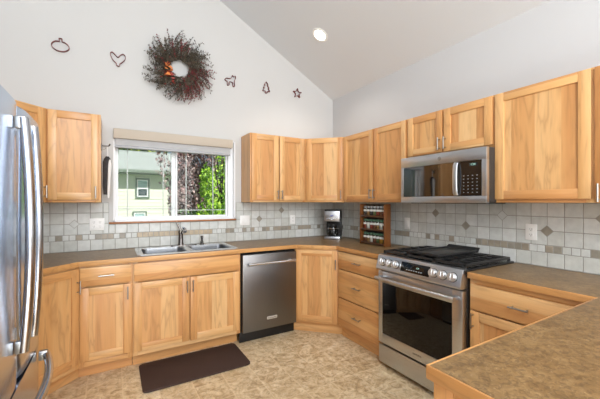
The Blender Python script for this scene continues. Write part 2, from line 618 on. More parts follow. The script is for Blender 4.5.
# tiled backsplashes: every tile cut to size, one mesh per wall
PITCH = .0985
def backsplash(name, u0, u1, phase, holes, rows_top, dark, accents, place, label):
    """place(u,z,d) -> world; tiles stand d proud of the wall. dark: list of (u_a,u_b) ranges of brown mosaic"""
    rnd = random.Random(name)
    m = MB()
    def tilebox(a, b_, z0, z1, mat_, d0=.002, d1=.008):
        p, q = place(a, z0, d0), place(b_, z1, d1)
        x0, x1 = sorted((p[0], q[0])); y0, y1 = sorted((p[1], q[1])); zz0, zz1 = sorted((p[2], q[2]))
        m.box(x0, x1, y0, y1, zz0, zz1, mat_, .0012, 1)
    def clipped(a, b_, z0, z1, fn):
        segs = [(a, b_, z0, z1)]
        for (hu0, hu1, hz0, hz1) in holes:
            out = []
            for (p, q, r, s) in segs:
                if q <= hu0 or p >= hu1 or s <= hz0 or r >= hz1:
                    out.append((p, q, r, s)); continue
                if p < hu0: out.append((p, hu0, r, s))
                if q > hu1: out.append((hu1, q, r, s))
                pp, qq = max(p, hu0), min(q, hu1)
                if r < hz0: out.append((pp, qq, r, hz0))
                if s > hz1: out.append((pp, qq, hz1, s))
            segs = out
        for (p, q, r, s) in segs:
            if q - p > .008 and s - r > .008:
                fn(p, q, r, s)
    zrows = [(.926, 1.025), (1.0755, 1.174), (1.174, 1.2725), (1.2725, rows_top)]
    g = .0027
    clipped(u0, u1, .925, rows_top, lambda p, q, r, s: (lambda P0, P1: m.box(min(P0[0], P1[0]), max(P0[0], P1[0]), min(P0[1], P1[1]), max(P0[1], P1[1]), r, s, GROUT))(place(p, r, 0.0005), place(q, s, .0058)))
    k0 = math.floor((u0 - phase) / PITCH)
    k1 = math.ceil((u1 - phase) / PITCH)
    for k in range(k0, k1):
        a, b_ = phase + k * PITCH, phase + (k + 1) * PITCH
        a2, b2 = max(a, u0), min(b_, u1)
        if b2 - a2 < .01:
            continue
        for (z0, z1) in zrows:
            mt = rnd.choice(CREAM)
            clipped(a2, b2, z0, z1, lambda p, q, r, s: tilebox(p + g, q - g, r + g, s - g, mt))
    h = PITCH / 2
    for k in range(2 * k0, 2 * k1):
        a, b_ = phase + k * h - .012, phase + (k + 1) * h - .012
        a2, b2 = max(a, u0), min(b_, u1)
        if b2 - a2 < .006:
            continue
        mid = (a + b_) / 2
        mt = rnd.choice(CREAM)
        for (p, q, kind) in dark:
            if p <= mid <= q:
                mt = TAUPES[2] if kind == 't' else rnd.choice(TAUPES[:2])
        clipped(a2, b2, 1.025, 1.0755, lambda p, q, r, s: tilebox(p + g, q - g, r + g, s - g, mt))
    for (u, z, kind) in accents:
        for rad, d, mt in ((.041, .0085, GROUT), (.036, .0098, TAUPES[1] if kind == 'd' else CREAM[0])):
            pts = [(u - rad, z), (u, z - rad), (u + rad, z), (u, z + rad)]
            lo = [place(p[0], p[1], .003) for p in pts]
            hi = [place(p[0], p[1], d) for p in pts]
            tb = bmesh.new()
            A = [tb.verts.new(p) for p in lo]; B = [tb.verts.new(p) for p in hi]
            tb.faces.new(A); tb.faces.new(B)
            for i in range(4):
                tb.faces.new((A[i], A[(i + 1) % 4], B[(i + 1) % 4], B[i]))
            m._in(tb, mt)
    return struct(m.build(name), label, 'backsplash')

ZT = 1.369
darkA = [(-3.0, -2.95, 'd'), (-2.88, -2.83, 'd'), (-2.73, -2.59, 'd'), (-2.50, -2.45, 'd'), (-2.40, -1.65, 't'), (-1.47, -1.37, 'd'),
         (-1.29, -1.24, 'd'), (-1.19, -1.13, 'd'), (-1.03, -.94, 'd'), (-.88, -.66, 'd'), (-.56, -.37, 'd'), (-.26, -.2, 'd')]
backsplash('wall_tile_back', XC, 0, -.492, [(-2.612, -1.368, 1.165, 3.0)], ZT, darkA,
           [(-2.878, 1.174, 'l'), (-1.083, 1.174, 'd'), (-.7875, 1.2725, 'd')],
           lambda u, z, d: (u, -d, z), 'cream tile backsplash with taupe mosaic band under the window')
darkB = [(.17, .24, 'd'), (.36, .52, 'd'), (1.14, 1.34, 'd'), (1.50, 1.55, 'd'), (1.60, 1.66, 'd'), (1.77, 1.83, 'd'), (2.02, 2.42, 'd'), (2.52, 2.62, 'd'), (2.77, 2.9, 'd'), (3.05, 3.15, 'd'), (3.3, 3.5, 'd')]
backsplash('wall_tile_right', .009, 3.85, 2.218 - .0985 * 22, [], ZT, darkB,
           [(1.627, 1.2725, 'd'), (1.9225, 1.174, 'd'), (2.218, 1.2725, 'l'), (2.5135, 1.174, 'd'), (2.809, 1.2725, 'd'), (3.1045, 1.174, 'l')],
           lambda u, z, d: (-d, -u, z), 'cream tile backsplash with taupe diamonds behind the range')

# ------------------------------------------------------------------ window
win = struct(bpy.data.objects.new('window_1', None)); COL.objects.link(win)
win['label'] = 'white vinyl sliding window with grilles over the sink'; win['category'] = 'window'
m = MB()                                    # drywall return + vinyl frame
YF0, YF1 = .055, .12
for (a, b_, c, d) in ((WX0, WX0 + .012, WZ0, WZ1), (WX1 - .012, WX1, WZ0, WZ1), (WX0, WX1, WZ1 - .012, WZ1), (WX0, WX1, WZ0, WZ0 + .012)):
    m.box(a, b_, .001, .14, c, d, WHITE)
m.build('window_return', win)
m = MB()
fx0, fx1, fz0, fz1 = WX0 + .012, WX1 - .012, WZ0 + .012, WZ1 - .012
fw = .042
m.box(fx0, fx0 + .010, YF0, YF1, fz0, fz1, WHITE, .002); m.box(fx1 - .055, fx1, YF0, YF1, fz0, fz1, WHITE, .003)
m.box(fx0 + .010, fx1 - .055, YF0, YF1, fz0, fz0 + .014, WHITE, .003); m.box(fx0 + .010, fx1 - .055, YF0, YF1, fz1 - .03, fz1, WHITE, .003)
m.build('window_frame', win)
def sash(x0, x1, y0, y1, name, vs, hs):
    m = MB()
    w = .019
    z0, z1 = fz0 + .014, fz1 - .03
    ws = .019 if name == 'left' else .045
    m.box(x0, x0 + ws, y0, y1, z0, z1, WHITE, .003); m.box(x1 - w, x1, y0, y1, z0, z1, WHITE, .003)
    m.box(x0 + ws, x1 - w, y0, y1, z0, z0 + w, WHITE, .003); m.box(x0 + ws, x1 - w, y0, y1, z1 - w, z1, WHITE, .003)
    s = m.build('sash', win)
    g = MB()
    yc = (y0 + y1) / 2
    for v in vs:
        g.box(v - .0048, v + .0048, yc - .004, yc + .004, z0 + w, z1 - w, GRIL, .001)
    for h in hs:
        g.box(x0 + w, x1 - w, yc - .0035, yc + .0035, h - .0045, h + .0045, GRIL, .001)
    g.build('grille', s)
    MB().box(x0 + w, x1 - w, yc - .0062, yc - .0045, z0 + w, z1 - w, PANE).build('pane', s)
sash(fx0 + .010, -1.99, .06, .085, 'left', [-2.455, -2.128], [1.308, 1.93])
sash(-2.045, fx1 - .055, .088, .113, 'right', [-1.894, -1.604], [1.285, 1.93])
struct(MB().box(-2.61, -1.37, -.028, .05, 1.166, 1.183, SILLW, .003).build('window_sill'), 'narrow wooden sill under the window', 'window sill')

bl = thing('window_blind', 'raised pale cellular shade with taupe valance at the window top', 'blind', (-1.975, -.002, 1.975))
MB().box(-.600, .548, -.075, -.001, 0, .092, TAUPE, .006).build('valance', bl)
m = MB()
prof = [(-.008, 0)]
for i in range(6):
    z = -i * .0105
    prof += [(-.048, z), (-.052, z - .005), (-.048, z - .0100)]
prof.append((-.008, -.063))
m.prism(prof, 'x', -.585, .52, BLINDW)
m.build('shade', bl)
MB().box(-.588, .523, -.056, -.004, -.085, -.064, BLINDG, .004).build('bottom_rail', bl)

# ------------------------------------------------------------------ outside the window
struct(MB().box(-30, 30, .5, 60, -1.7, -1.5, LAWN).build('ground'), 'lawn outside the window', 'lawn')
h = thing('neighbor_house', 'pale green sided house with grey roof seen through the window', 'house', (-1.5, 20, -1.5))
m = MB()
nb = 20
for i in range(nb):
    z0 = i * .235
    m.prism([(0, z0), (-.035, z0), (-.008, z0 + .235), (0, z0 + .235)], 'x', -9, 2.55, SIDING)
m.box(-9, 2.55, .0, 6, 0, 4.7, SIDING)
m.build('siding_wall', h)
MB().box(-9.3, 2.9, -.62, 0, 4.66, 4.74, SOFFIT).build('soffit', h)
m = MB()
m.prism([(-.7, 4.74), (3.0, 6.45), (6.7, 4.74), (6.7, 4.9), (3.0, 6.62), (-.7, 4.92)], 'x', -9.4, 3.0, ROOFM)
m.build('roof', h)
MB().box(-9.4, 3.0, -.8, -.70, 4.72, 4.92, SOFFIT, .01).build('fascia', h)
HTRIM = plain('house_window_trim', (98, 120, 104), .6)
SKYPANE = plain('sky_reflection_pane', (176, 204, 208), .1)  # pale blue is reflected sky painted into the upper panes
def hwin(x0, x1, z0, z1):
    m = MB()
    def ring(a, b_, c, d_, f, y, mt):
        m.box(a, a + f, y, .0, c, d_, mt); m.box(b_ - f, b_, y, 0, c, d_, mt)
        m.box(a + f, b_ - f, y, 0, c, c + f, mt); m.box(a + f, b_ - f, y, 0, d_ - f, d_, mt)
    ring(x0, x1, z0, z1, .09, -.10, HTRIM)
    ring(x0 + .09, x1 - .09, z0 + .09, z1 - .09, .06, -.09, WHITE)
    zm = (z0 + z1) / 2
    m.box(x0 + .15, x1 - .15, -.085, 0, zm - .05, zm + .05, WHITE)
    w_ = m.build('window', h)
    MB().box(x0 + .15, x1 - .15, -.05, -.03, z0 + .15, zm - .05, DARKPANE).build('pane', w_)
    MB().box(x0 + .15, x1 - .15, -.05, -.03, zm + .05, z1 - .15, SKYPANE).build('pane', w_)
hwin(.20, 1.02, 3.12, 4.42)
hwin(.02, .86, .9, 2.26)
MB().box(-.9, -.7, 2.0, 2.2, 5.9, 6.5, SOFFIT, .02).build('vent_pipe', h)

def tree(name, label, loc, height, crown, n, mats, leaf, seed, trunk_r=.08, weights=(5, 3, 2), group=None):
    rnd = random.Random(seed)
    t = thing(name, label, 'tree' if 'shrub' not in name else 'shrub', loc, 0, group)
    m = MB()
    cz = height - crown[2]
    m.tube([(0, 0, 0), (.03, .02, cz * .5), (-.02, 0, cz), (.02, .03, cz + crown[2] * .6)], [trunk_r, trunk_r * .8, trunk_r * .55, .01], BARK, 8)
    for i in range(9):
        a = rnd.uniform(0, 6.28); z0 = cz * rnd.uniform(.45, .95) + .1
        rr = rnd.uniform(.4, .8)
        m.tube([(0, 0, z0), (math.cos(a) * crown[0] * rr * .5, math.sin(a) * crown[1] * rr * .5, z0 + .25 * crown[2]),
                (math.cos(a) * crown[0] * rr, math.sin(a) * crown[1] * rr, z0 + .8 * crown[2] * rnd.uniform(.5, 1))], [trunk_r * .4, trunk_r * .25, .008], BARK, 6)
    m.build('trunk', t)
    f = MB()
    blobs = [(rnd.gauss(0, .42), rnd.gauss(0, .42), rnd.uniform(-.75, .75), rnd.uniform(.22, .42)) for _ in range(26)]
    pool = [mm for mm, w_ in zip(mats, weights) for _ in range(w_)]
    for _ in range(n):
        bx, by, bz, br = rnd.choice(blobs)
        v = Vector((rnd.gauss(0, 1), rnd.gauss(0, 1), rnd.gauss(0, 1))).normalized() * br * rnd.uniform(.6, 1.05)
        c = Vector(((bx + v.x) * crown[0], (by + v.y) * crown[1], cz + (bz + v.z) * crown[2]))
        L = leaf * rnd.uniform(.6, 1.3)
        q = Euler((rnd.uniform(0, 6.28), rnd.uniform(0, 6.28), rnd.uniform(0, 6.28))).to_matrix()
        f.quad([c + q @ Vector(p) for p in ((-L, 0, 0), (0, -L * .5, L * .12), (L, 0, 0), (0, L * .5, L * .12))], rnd.choice(pool))
    fo = f.build('foliage', t)
    return t
tree('plum_tree', 'purple-leaved plum tree in the middle of the window', (-.15, 9.2, -1.5), 6.3, (.95, .7, 2.6), 6500, PLUM, .07, 3, weights=(5, 5, 3))
tree('leafy_tree', 'bright lime-green tree at the right of the window', (.46, 6.7, -1.5), 5.4, (.74, .6, 1.9), 7000, GREEN, .062, 5, weights=(7, 4, 1))
tree('fir_tree', 'dark green and yellow tree behind the neighbouring roof', (-2.2, 30, -1.5), 10.6, (5.0, 1.5, 3.2), 4200, DGREEN, .26, 8, .2)
tree('low_shrub', 'low pale green shrub at the foot of the plum tree', (-.28, 7.6, -1.5), 2.65, (.7, .4, .5), 1500, [plain('mint_leaf', (128, 172, 118), .6)] + GREEN[1:], .05, 11, .03)
tree('dark_shrub', 'dark green shrub under the lime-green tree', (.22, 4.6, -1.5), 2.55, (.42, .35, .45), 1400, [GREEN[2], GREEN[1], DGREEN[2]], .045, 12, .03)

# ------------------------------------------------------------------ cabinets
TH = .02
def bar_handle(parent, x, z, y, horiz=False, L=.10):
    m = MB()
    o = .030
    if horiz:
        m.cyl((x - L / 2, y - o, z), (x + L / 2, y - o, z), .0052, NICKEL, seg=10)
        for s in (-1, 1):
            m.cyl((x + s * L * .36, y, z), (x + s * L * .36, y - o, z), .0045, NICKEL, seg=8)
    else:
        m.cyl((x, y - o, z - L / 2), (x, y - o, z + L / 2), .0052, NICKEL, seg=10)
        for s in (-1, 1):
            m.cyl((x, y, z + s * L * .36), (x, y - o, z + s * L * .36), .0045, NICKEL, seg=8)
    return m.build('handle', parent)

def door(parent, x0, x1, z0, z1, yb, hx=None, hz=None, wv=None, wh=None, fw=.058):
    """front frame of stiles and rails, flat recessed panel, bar pull"""
    wv, wh = wv or WV, wh or WH
    yf = yb - TH
    m = MB()
    m.box(x0, x0 + fw, yf, yb, z0, z1, wv, .002); m.box(x1 - fw, x1, yf, yb, z0, z1, wv, .002)
    m.box(x0 + fw, x1 - fw, yf + .0005, yb, z0, z0 + fw, wh, .002); m.box(x0 + fw, x1 - fw, yf + .0005, yb, z1 - fw, z1, wh, .002)
    d = m.build('door', parent)
    MB().box(x0 + fw - .004, x1 - fw + .004, yf + .010, yb - .002, z0 + fw - .004, z1 - fw + .004, WP if wv is WV else wv).build('panel', d)
    if hx is not None:
        bar_handle(d, hx, hz, yf)
    return d

def drawer(parent, x0, x1, z0, z1, yb, handle=True, name='drawer'):
    d = MB().box(x0, x1, yb - TH, yb, z0, z1, WH, .004).build(name, parent)
    if handle:
        bar_handle(d, (x0 + x1) / 2, (z0 + z1) / 2 + .004, yb - TH, True, .105)
    return d

def carcass_box(parent, w, depth, z0, z1, bars_v=(), bars_h=(), top=True, toe=True, toe_in=.065, toe_ext=-.001):
    """hollow box with a face frame; local front is -y"""
    m = MB()
    t = .016
    yb = -.004
    yf = -depth + .019
    m.box(0, t, yf, yb, z0, z1, WV); m.box(w - t, w, yf, yb, z0, z1, WV)
    m.box(t, w - t, yf, yb, z0, z0 + t, WH)
    m.box(t, w - t, yb - .006, yb, z0 + t, z1, WH)
    if top:
        m.box(t, w - t, yf, yb, z1 - t, z1, WH)
    m.build('carcass', parent)
    m = MB()
    s = .036
    m.box(0, s, -depth, yf, z0, z1, WV, .001); m.box(w - s, w, -depth, yf, z0, z1, WV, .001)
    m.box(s, w - s, -depth, yf, z0, z0 + s, WH, .001); m.box(s, w - s, -depth, yf, z1 - s, z1, WH, .001)
    for b_ in bars_v:
        m.box(b_ - .02, b_ + .02, -depth + .010, yf, z0 + s, z1 - s, WV, .001)
    for b_ in bars_h:
        m.box(s, w - s, -depth + .014, yf, b_ - .015, b_ + .015, WH, .001)
    m.build('face_frame', parent)
    if toe:
        MB().box(-toe_ext, w - .001, -depth + toe_in - .016, -depth + toe_in, .001, z0, WH).build('toe_kick', parent)

UZ0, UZ1, UD = 1.371, 2.126, .28
BZ0, BZ1, BD = .112, .885, .585
GU, GB = 'wall cabinets', 'base cabinets'
def upper(label, loc, rz, w, doors, z0=UZ0, z1=UZ1, bars=(), woods=(None, None)):
    t = thing('wall_cabinet', label, 'cabinet', (loc[0], loc[1], 0), rz, GU)
    carcass_box(t, w, UD, z0, z1, bars_v=bars, toe=False)
    for (x0, x1, hx, hz) in doors:
        door(t, x0, x1, z0 + .022, z1 - .006, -UD, hx, hz, *woods)
    return t
HZ = 1.457
# back wall, left of the window
upper('light wood single-door wall cabinet between left corner cabinet and window', (-3.04, 0), 0, .371, [(.012, .360, .335, HZ)])
# back wall, right of the window
upper('light wood two-door wall cabinet just right of the window', (-1.305, 0), 0, .695, [(.014, .334, .318, HZ), (.352, .676, .370, HZ)], bars=(.343,))
# right wall, between the corner and the microwave
upper('two-door wall cabinet above the spice rack, left of the microwave', (0, -.61), R(-90), .932, [(.012, .488, .470, HZ), (.506, .924, .524, HZ)], bars=(.497,))
upper('short two-door wall cabinet directly above the microwave', (0, -1.5445), R(-90), .762, [(.008, .357, .339, 1.846), (.374, .756, .392, 1.846)], z0=1.757, bars=(.366,))
upper('wide single-door wall cabinet right of the microwave, no pull showing', (0, -2.309), R(-90), .540, [(.010, .530, None, None)])
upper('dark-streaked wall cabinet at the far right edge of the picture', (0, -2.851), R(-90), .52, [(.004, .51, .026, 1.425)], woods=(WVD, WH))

def corner_upper(label, pts, loc, rz, w, hx):
    """pentagonal corner unit; pts in world, face built in its own frame"""
    t = thing('corner_wall_cabinet', label, 'cabinet', (loc[0], loc[1], 0), rz, 'corner wall cabinets')
    m = MB()
    m.prism([(p[0] - loc[0], p[1] - loc[1]) for p in pts], 'z', UZ0, UZ1, WV)
    m.build('carcass', t).rotation_euler = (0, 0, -rz)
    m = MB()
    s = .03
    m.box(.0, s, -.006, 0, UZ0, UZ1, WV, .001); m.box(w - s, w, -.006, 0, UZ0, UZ1, WV, .001)
    m.box(s, w - s, -.006, 0, UZ0, UZ0 + s, WH, .001); m.box(s, w - s, -.006, 0, UZ1 - s, UZ1, WH, .001)
    m.build('face_frame', t)
    door(t, .022, w - .022, UZ0 + .022, UZ1 - .006, -.006, hx, HZ)
    return t
e = .004
corner_upper('diagonal corner wall cabinet over the coffee maker', [(-.609, -e), (-e, -e), (-e, -.609), (-.28, -.609), (-.609, -.28)], (-.609, -.28), R(-45), .465, .432)
c0 = -3.041
corner_upper('diagonal corner wall cabinet partly behind the refrigerator', [(c0, -e), (c0, -.28), (c0 - .33, -.61), (XC + e, -.61), (XC + e, -e)], (c0 - .33, -.61), R(45), .4667, .43)

def base(label, loc, rz, w, **kw):
    t = thing('base_cabinet', label, 'cabinet', (loc[0], loc[1], 0), rz, GB)
    carcass_box(t, w, BD, BZ0, BZ1, top=False, **kw)
    return t
TI = .11
t = base('narrow base cabinet left of the sink with one drawer and one door', (-2.803, -.004), 0, .363, bars_h=(.722,), toe_in=TI, toe_ext=.045)
drawer(t, .008, .352, .729, .872, -BD); door(t, .008, .352, .158, .716, -BD, .326, .648)
t = base('sink base cabinet with plain false front and two doors', (-2.438, -.004), 0, .912, bars_v=(.444,), bars_h=(.714,), toe_in=TI)
drawer(t, .006, .896, .724, .872, -BD, False, 'false_front'); door(t, .006, .436, .152, .712, -BD, .418, .636); door(t, .448, .896, .150, .712, -BD, .466, .636)
t = base('base cabinet of three plain drawers between corner and range', (-.004, -.917), R(-90), .626, bars_h=(.695, .410), toe_in=.06)
drawer(t, .012, .618, .702, .872, -BD); drawer(t, .012, .618, .414, .692, -BD); drawer(t, .012, .618, .134, .404, -BD)
t = base('base cabinet right of the range with a drawer over a door', (-.004, -2.319), R(-90), .637, bars_h=(.685,), toe_in=.06)
drawer(t, .012, .600, .690, .850, -BD); door(t, .012, .600, .134, .680, -BD, .034, .622)
t = base('base cabinet on the left wall between corner and refrigerator', (XC + .004, -1.385), R(90), .510)
door(t, .01, .50, .14, .872, -BD, .47, .78)

def corner_base(label, pts, loc, rz, w, hx, dz0, toe):
    t = thing('corner_base_cabinet', label, 'cabinet', (loc[0], loc[1], 0), rz, 'corner base cabinets')
    m = MB()
    m.prism([(p[0] - loc[0], p[1] - loc[1]) for p in pts], 'z', BZ0, BZ1, WV)
    m.build('carcass', t).rotation_euler = (0, 0, -rz)
    m = MB()
    s = .03
    m.box(0, s, -.004, 0, BZ0, BZ1, WV, .001); m.box(w - s, w, -.004, 0, BZ0, BZ1, WV, .001)
    m.box(s, w - s, -.004, 0, BZ0, BZ0 + s, WH, .001); m.box(s, w - s, -.004, 0, BZ1 - s, BZ1, WH, .001)
    m.build('face_frame', t)
    door(t, .014, w - .014, dz0, .872, -.004, hx, .735)
    m = MB()
    m.box(-toe[1], w + toe[1], toe[0] - .016, toe[0], .001, BZ0, WH)
    m.build('toe_kick', t)
    return t
corner_base('diagonal corner base cabinet between dishwasher and drawers', [(-.9155, -.006), (-.006, -.006), (-.006, -.9155), (-.585, -.9155), (-.9155, -.585)], (-.9155, -.585), R(-45), .4674, .437, .134, (.06, .03))
bx = -2.804
corner_base('diagonal corner base cabinet beside the refrigerator', [(bx, -.006), (bx, -.585), (bx - .27, -.855), (bx - .27, -.874), (XC + .006, -.874), (XC + .006, -.006)], (bx - .27, -.855), R(45), .3818, .350, .150, (.085, .058))

# peninsula
t = thing('peninsula_cabinet', 'wood peninsula base under the counter nearest the camera', 'cabinet', (0, 0, 0), 0)
m = MB()
m.box(-1.795, -.02, -3.60, -2.974, BZ0, BZ1, WV)
m.build('carcass', t)
MB().box(-1.74, -.06, -3.55, -3.04, .001, BZ0, WH).build('plinth', t)
m = MB()
for (y0, y1) in ((-3.03, -2.970), (-3.60, -3.54)):
    m.box(-1.815, -1.795, y0, y1, .06, BZ1, WV, .002)
m.box(-1.815, -1.795, -3.54, -3.03, .06, .13, WD, .002); m.box(-1.815, -1.795, -3.54, -3.03, BZ1 - .07, BZ1, WD, .002)
ep = m.build('end_panel', t)
MB().box(-1.805, -1.796, -3.545, -3.025, .125, BZ1 - .065, WV).build('panel', ep)

# ------------------------------------------------------------------ countertops
CZ0, CZ1 = .887, .924
def slab(outer, holes, z0, z1, m, name, parent):
    b = bmesh.new()
    edges = []
    for loop in [outer] + holes:
        vs = [b.verts.new((p[0], p[1], z1)) for p in loop]
        for i in range(len(vs)):
            edges.append(b.edges.new((vs[i], vs[(i + 1) % len(vs)])))
    res = bmesh.ops.triangle_fill(b, use_beauty=True, use_dissolve=False, edges=edges)
    faces = [f for f in res['geom'] if isinstance(f, bmesh.types.BMFace)]
    ext = bmesh.ops.extrude_face_region(b, geom=faces)
    vs = [v for v in ext['geom'] if isinstance(v, bmesh.types.BMVert)]
    for v in vs:
        v.co.z = z0
    bmesh.ops.recalc_face_normals(b, faces=b.faces)
    x = MB()
    x._in(b, m)
    return x.build(name, parent)

def edging(pairs, mats, parent):
    """pairs: (inner, outer) points along the front edge"""
    m = MB()
    for (i0, o0), (i1, o1), mt in zip(pairs, pairs[1:], mats):
        m.prism([i0, o0, o1, i1], 'z', CZ0 - .001, CZ1 + .0004, mt, .0025)
    return m.build('edging', parent)

ct = thing('countertop', 'brown laminate worktop running under the window and into both corners', 'countertop', (0, 0, 0))
SX0, SX1, SY0, SY1 = -2.40, -1.535, -.565, -.085
outer = [(XC + .003, -.010), (XC + .003, -1.392), (-3.048, -1.392), (-3.048, -.8537), (-2.8063, -.612), (-.9107, -.612), (-.612, -.9107), (-.612, -1.5455), (-.010, -1.5455), (-.010, -.010)]
hole = [(SX0 + .02, SY0 + .02), (SX1 - .02, SY0 + .02), (SX1 - .02, SY1 - .02), (SX0 + .02, SY1 - .02)]
slab(outer, [hole], CZ0, CZ1, LAM, 'worktop', ct)
edging([((-3.048, -1.392), (-3.04, -1.392)), ((-3.048, -.8537), (-3.04, -.857)), ((-2.8063, -.612), (-2.803, -.62)), ((-.9107, -.612), (-.914, -.62)),
        ((-.612, -.9107), (-.62, -.914)), ((-.612, -1.5455), (-.62, -1.5455))], [EY, EX, EX, EX, EY], ct)
pt = thing('countertop', 'brown speckled laminate peninsula worktop with wood edge in the foreground', 'countertop', (0, 0, 0))
slab([(-.010, -2.318), (-.612, -2.318), (-.612, -2.967), (-1.826, -2.967), (-1.826, -3.95), (-.010, -3.95)], [], CZ0, CZ1, LAM, 'worktop', pt)
edging([((-.612, -2.318), (-.62, -2.318)), ((-.612, -2.967), (-.62, -2.959)), ((-1.826, -2.967), (-1.834, -2.959)), ((-1.826, -3.95), (-1.834, -3.95))], [EY, EX, EY], pt)

# ------------------------------------------------------------------ sink and faucet
t = thing('kitchen_sink', 'double-bowl stainless drop-in sink set in the worktop under the window', 'sink', ((SX0 + SX1) / 2, (SY0 + SY1) / 2, CZ1))
hw, hd = (SX1 - SX0) / 2, (SY1 - SY0) / 2
def rrect(cx, cy, w, d, r, n=6):
    out = []
    for (sx, sy, a0) in ((1, 1, 0), (-1, 1, 90), (-1, -1, 180), (1, -1, 270)):
        for i in range(n + 1):
            a = R(a0 + 90 * i / n)
            out.append((cx + sx * (w - r) + r * math.cos(a), cy + sy * (d - r) + r * math.sin(a)))
    return out
bowls = [(-hw / 2 + .01, -.02, hw / 2 - .035, hd - .065), (hw / 2 - .01, -.02, hw / 2 - .035, hd - .065)]
b = bmesh.new(); edges = []
for loop in [rrect(0, 0, hw, hd, .03)] + [rrect(c[0], c[1], c[2], c[3], .05) for c in bowls]:
    vs = [b.verts.new((p[0], p[1], .007)) for p in loop]
    edges += [b.edges.new((vs[i], vs[(i + 1) % len(vs)])) for i in range(len(vs))]
res = bmesh.ops.triangle_fill(b, use_beauty=True, use_dissolve=False, edges=edges)
m = MB(); m._in(b, SINKM)
op = rrect(0, 0, hw, hd, .03); ol = rrect(0, 0, hw + .004, hd + .004, .034)
for i in range(len(op)):
    j = (i + 1) % len(op)
    m.quad([(*op[i], .007), (*op[j], .007), (*ol[j], .0005), (*ol[i], .0005)], SINKM)
m.build('rim', t)
for c in bowls:
    m = MB()
    levels = [(0, .007, 0), (.004, -.003, 0), (.012, -.14, 0), (.03, -.17, 0), (.06, -.178, 0)]
    prev = None
    for ins, z, _ in levels:
        cur = [(p[0], p[1], z) for p in rrect(c[0], c[1], c[2] - ins, c[3] - ins, max(.05 - ins * .2, .02))]
        if prev:
            for i in range(len(cur)):
                j = (i + 1) % len(cur)
                m.quad([prev[i], prev[j], cur[j], cur[i]], BOWLM)
        prev = cur
    m.quad(prev, BOWLM)
    bo = m.build('bowl', t)
    for p in bo.data.polygons:
        p.use_smooth = True
    MB().lathe([(.0, -.1765), (.03, -.1765), (.042, -.174), (.045, -.1775)], CHROME, (c[0], c[1] + .02, 0)).build('drain', bo)

t = thing('faucet', 'single-lever nickel faucet rising behind the sink', 'faucet', (-1.985, -.112, CZ1 + .0075))
m = MB(); m.prism(rrect(.03, 0, .125, .026, .025), 'z', 0, .007, FAUC, .002); m.build('deck_plate', t)
m = MB(); m.lathe([(0, .007), (.030, .007), (.027, .02), (.024, .03), (.022, .12), (.024, .135), (.021, .150), (0, .155)], FAUC); m.build('column', t)
m = MB(); m.tube([(0, .004, .120), (.006, -.035, .155), (.010, -.085, .178), (.013, -.125, .172), (.014, -.145, .150)], [.016, .017, .017, .019, .019], CHROME, 14); m.build('spout', t)
m = MB(); m.tube([(0, 0, .148), (-.012, .006, .180), (-.040, .012, .238)], [.013, .010, .008], FAUC, 10); m.build('lever', t)
t = thing('sink_sprayer', 'short nickel side sprayer standing right of the faucet', 'sprayer', (-1.775, -.112, CZ1 + .0075))
MB().lathe([(0, 0), (.022, 0), (.022, .006), (.016, .012), (.016, .03), (.013, .03), (.013, .0)], FAUC).build('base', t)
m = MB(); m.lathe([(0, .025), (.012, .025), (.011, .05), (.015, .075), (.015, .088), (0, .09)], FAUC); m.box(-.006, .006, -.026, -.01, .06, .083, FAUC, .003); m.build('spray_head', t)

# ------------------------------------------------------------------ dishwasher
t = thing('dishwasher', 'brushed stainless dishwasher with bar handle right of the sink cabinet', 'dishwasher', (-1.522, -.004, 0))
w = .604
MB().box(.004, w - .002, -.575, -.02, .11, .872, SHADOWGAP).build('tub', t)
d = MB().box(.010, w - .006, -.622, -.577, .112, .862, STEELV, .006).build('door', t)
m = MB()
m.cyl((.055, -.672, .775), (w - .05, -.672, .775), .0115, CHROME, seg=16)
for x in (.075, w - .07):
    m.tube([(x, -.62, .775), (x, -.66, .775)], [.014, .011], CHROME, 12)
for x in (.05, w - .062):
    m.cyl((x, -.672, .775), (x + .016, -.672, .775), .0145, CHROME, seg=16)
m.build('handle', d)
m = MB(); m.box(.262, .372, -.6255, -.622, .205, .232, BADGE, .0015); bd = m.build('badge', d)
text('lettering', 'KitchenAid', .021, DKTEXT, d, face_at(.317, -.626, .2185))
MB().box(.0, w, -.555, -.53, .002, .108, BLACK, .002).build('toe_panel', t)

# ------------------------------------------------------------------ range
t = thing('gas_range', 'stainless slide-in gas range with black oven window', 'range', (-.0, -1.5485, 0), R(-90))
w = .766
MB().box(.006, w - .006, -.605, -.03, .03, .905, DARKCASE, .002).build('body', t)
m = MB()
for x in (.05, w - .05):
    for y in (-.56, -.08):
        m.cyl((x, y, .001), (x, y, .03), .02, BLACK, seg=12)
m.build('feet', t)
x0, x1 = .006, w - .006
od = MB()
od.box(x0, x0 + .045, -.655, -.607, .205, .800, STEEL, .004); od.box(x1 - .075, x1, -.655, -.607, .205, .800, STEEL, .004)
od.box(x0 + .045, x1 - .075, -.655, -.607, .205, .285, STEEL, .003); od.box(x0 + .045, x1 - .075, -.655, -.607, .705, .800, STEEL, .003)
od = od.build('oven_door', t)
MB().box(x0 + .043, x1 - .073, -.6535, -.625, .283, .707, OVG, .001).build('window', od)
m = MB()
pts = []
for i in range(17):
    u = i / 16
    pts.append((x0 + .022 + u * (x1 - x0 - .044), -.712 - .010 * math.sin(math.pi * u), .752))
m.tube(pts, .013, STEEL, 14, flat=(1, 1.05))
for x in (x0 + .035, x1 - .035):
    m.box(x - .012, x + .012, -.712, -.654, .740, .764, STEEL, .004)
m.build('handle', od)
text('lettering', 'SAMSUNG', .017, DKTEXT, od, face_at((x0 + x1) / 2 + .02, -.6556, .245))
MB().box(x0, x1, -.652, -.607, .040, .190, STEEL, .004).build('storage_drawer', t)
cp = MB()
